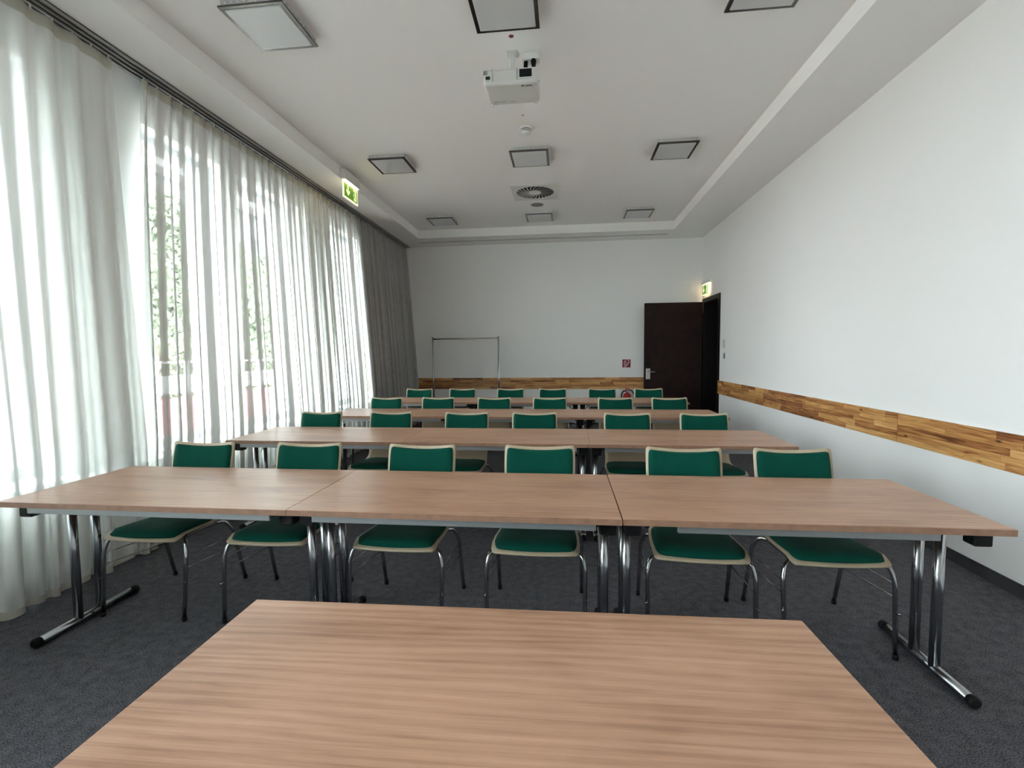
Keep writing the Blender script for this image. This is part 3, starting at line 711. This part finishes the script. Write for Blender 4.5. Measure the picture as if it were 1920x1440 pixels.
t = thing('thermostat', 'white thermostat plate on the right wall beside the doorway', 'thermostat', (XR, 8.06, 1.45))
bm = new(); box(bm, -.018, 0, -.045, .045, 0, .13, .006, 2); obj('cover', bm, 'white', t)
bm = new(); tube(bm, [(-.018, 0, .085), (-.026, 0, .085)], .018, 16); obj('dial', bm, 'white', t)
t = thing('light_switch', 'small grey switch panel on the right wall below the thermostat', 'switch', (XR, 8.055, 1.275))
bm = new(); box(bm, -.010, 0, -.032, .032, 0, .088, .003, 1); obj('plate', bm, 'reader', t)
for z in (.012, .048):
    bm = new(); box(bm, -.015, -.010, -.022, .022, z, z+.030, .002, 1); obj('rocker', bm, 'lamp_side', t)

# ------------------------------------------------------------------ clothes rail
t = thing('clothes_rail', 'empty chrome clothes rail on castors in front of the far wall', 'clothes rail', (-1.905, 9.10, 0))
for s_ in (-1, 1):
    bm = new(); tube(bm, [(s_*.64, 0, .09), (s_*.64, 0, 1.705)], .0165, 14); ps = obj('post', bm, 'chrome_r', t)
    bm = new(); tube(bm, [(s_*.64, 0, 1.705), (s_*.64, 0, 1.715)], .018, 12); obj('post_cap', bm, 'chrome_r', ps)
    bm = new(); tube(bm, [(s_*.64, -.22, .09), (s_*.64, .22, .09)], .014, 10); ft = obj('foot_bar', bm, 'chrome_r', t)
    for y in (-.2, .2):
        bm = new(); tube(bm, [(s_*.64-.011, y, .03), (s_*.64+.011, y, .03)], .030, 16); box(bm, s_*.64-.014, s_*.64+.014, y-.01, y+.01, .03, .085); obj('castor', bm, 'black', ft)
bm = new(); tube(bm, [(-.64, 0, 1.675), (.64, 0, 1.685)], .014, 12); obj('hanging_bar', bm, 'chrome_r', t)
bm = new(); tube(bm, [(-.64, 0, .12), (.64, 0, .12)], .012, 10); obj('lower_bar', bm, 'chrome_r', t)

# ------------------------------------------------------------------ outside
GZ = -.35
bm = new(); box(bm, -70, -3.6, -40, 70, GZ-.2, GZ); struct('ground', bm, 'paving')
gw = thing('garden_wall', 'low reddish terrace wall topped with white boards, seen through the sheers', 'garden wall', (-8, 3, GZ))
for k in range(16):
    bm = new(); box(bm, -.12, .12, .8*k+.006, .8*k+.794, .01, .88, .01, 1); obj('panel', bm, 'redwall', gw)
    bm = new(); box(bm, -.14, .14, .8*k+.010, .8*k+.790, .98, 1.34, .01, 1); obj('board', bm, 'coping', gw)
bm = new()
for k in range(17): box(bm, -.05, .05, .8*k-.02, .8*k+.02, 0, 1.62)
box(bm, -.03, .03, 0, 12.8, 1.60, 1.64); obj('railing', bm, 'coping', gw)
an = thing('block_building', 'low building of pale pinkish blocks, seen through the leftmost sheer', 'building', (-9.6, 0, GZ))
bm = new(); box(bm, -4, -.02, .4, 7.2, 0, 2.95); obj('core', bm, 'mortar', an)
bm = new(); box(bm, -4.1, .12, .3, 7.3, 2.95, 3.1); obj('roof_slab', bm, 'grey_house', an)
blk = None
for r in range(12):
    for k in range(11):
        y = .42+.62*k+(.31 if r % 2 else 0)
        if y+.6 > 7.2: continue
        if blk is None:
            bm = new(); box(bm, -.02, .02, 0, .605, 0, .225, .005, 1); blk = obj('block', bm, 'block', an); o = blk
        else:
            o = blk.copy(); COL.objects.link(o)
        o.location = (0, y, .04+.24*r)
hs = thing('grey_house', 'long grey apartment house far beyond the trees, faint through the sheers', 'building', (-24, 37, GZ))  # length and height added to block bright sky through the leaf gaps
bm = new(); box(bm, -5, 5, -19, 19, 0, 10.2); obj('walls', bm, 'grey_house', hs)
bm = new(); box(bm, -5.3, 5.3, -19.3, 19.3, 10.2, 10.6); obj('roof', bm, 'lamp_side', hs)
for k in range(13):
    for z in (1.2, 4.1, 7.2):
        bm = new(); box(bm, 4.98, 5.04, -18+2.8*k, -16.4+2.8*k, z, z+1.7); obj('window', bm, 'dark_glass', hs)
def crown(bm, rnd, blobs, n, s0, s1):
    for i in range(n):
        c, r = rnd.choice(blobs); d_ = Vector((rnd.gauss(0, 1), rnd.gauss(0, 1), rnd.gauss(0, 1))).normalized()*r*rnd.uniform(.6, 1.1); p0 = c+d_
        u = Vector((rnd.gauss(0, 1), rnd.gauss(0, 1), rnd.gauss(0, 1))).normalized(); v_ = u.orthogonal().normalized(); s_ = rnd.uniform(s0, s1)
        bm.faces.new([bm.verts.new(p0+q) for q in (u*s_, v_*s_*.6, -u*s_, -v_*s_*.6)])
def leaves(name, bm, par):
    me = bpy.data.meshes.new(name); bm.to_mesh(me); bm.free(); me.materials.append(M['leaf'])
    o = bpy.data.objects.new(name, me); COL.objects.link(o); o.parent = par; o['kind'] = 'stuff'
def tree(x, y, h, seed, label, w=1.5):
    rnd = random.Random(seed); t = thing('tree', label, 'tree', (x, y, GZ), group='trees outside the windows')
    bm = new(); tube(bm, [(0, 0, 0), (.05, .03, h*.35), (.0, -.1, h*.7)], [.16, .12, .06], 8)
    blobs = []
    for k in range(16):
        a = rnd.uniform(0, 6.28); z = rnd.uniform(.25, .92)*h; rr = rnd.uniform(.2, w)*(1.15-abs(z/h-.5)); 
        c = Vector((rr*math.cos(a), rr*math.sin(a), z)); blobs.append((c, rnd.uniform(.7, 1.25)))
        tube(bm, [(0, 0, z*.6), tuple(c*.7+Vector((0, 0, z*.2))), tuple(c)], [.05, .03, .015], 5)
    obj('trunk', bm, 'bark', t)
    bm = new(); crown(bm, rnd, blobs, 6500, .08, .17); leaves('foliage', bm, t)
for i, (x, y, h, w_, lb) in enumerate((
    (-13.8, 12.6, 6.8, 1.5, 'leafy tree behind the terrace wall, first beyond the block building'),
    (-14.5, 15.4, 7.6, 1.8, 'leafy tree behind the terrace wall, second beyond the block building'),
    (-13.7, 18.3, 6.6, 1.7, 'leafy tree behind the terrace wall, third beyond the block building'),
    (-14.3, 21.4, 7.4, 1.9, 'leafy tree behind the terrace wall, fourth beyond the block building'),
    (-13.7, 24.6, 7.0, 1.9, 'leafy tree behind the terrace wall, fifth beyond the block building'),
    (-14.3, 28.2, 7.8, 2.2, 'leafy tree behind the terrace wall, farthest from the block building'))):
    tree(x, y, h, 11+i, lb, w_)
hg = thing('hedge', 'long clipped green hedge behind the low terrace wall', 'hedge', (-9.7, 20, GZ))  # added to darken the low part of the view behind the sheers
bm = new(); box(bm, -.35, .35, -9.8, 10, .1, 2.0, .1, 2); obj('twigs', bm, 'bark', hg)
rnd = random.Random(5); bm = new()
for i in range(9000):
    f_ = rnd.random(); y_ = rnd.uniform(-9.9, 10.1)
    p0 = Vector((.42+rnd.uniform(-.07, .07), y_, rnd.uniform(0.02, 2.1))) if f_ < .7 else Vector((rnd.uniform(-.45, .45), y_, 2.08+rnd.uniform(-.07, .07)))
    u = Vector((rnd.gauss(0, 1), rnd.gauss(0, 1), rnd.gauss(0, 1))).normalized(); v_ = u.orthogonal().normalized(); s_ = rnd.uniform(.06, .11)
    bm.faces.new([bm.verts.new(p0+q) for q in (u*s_, v_*s_*.6, -u*s_, -v_*s_*.6)])
leaves('foliage', bm, hg)
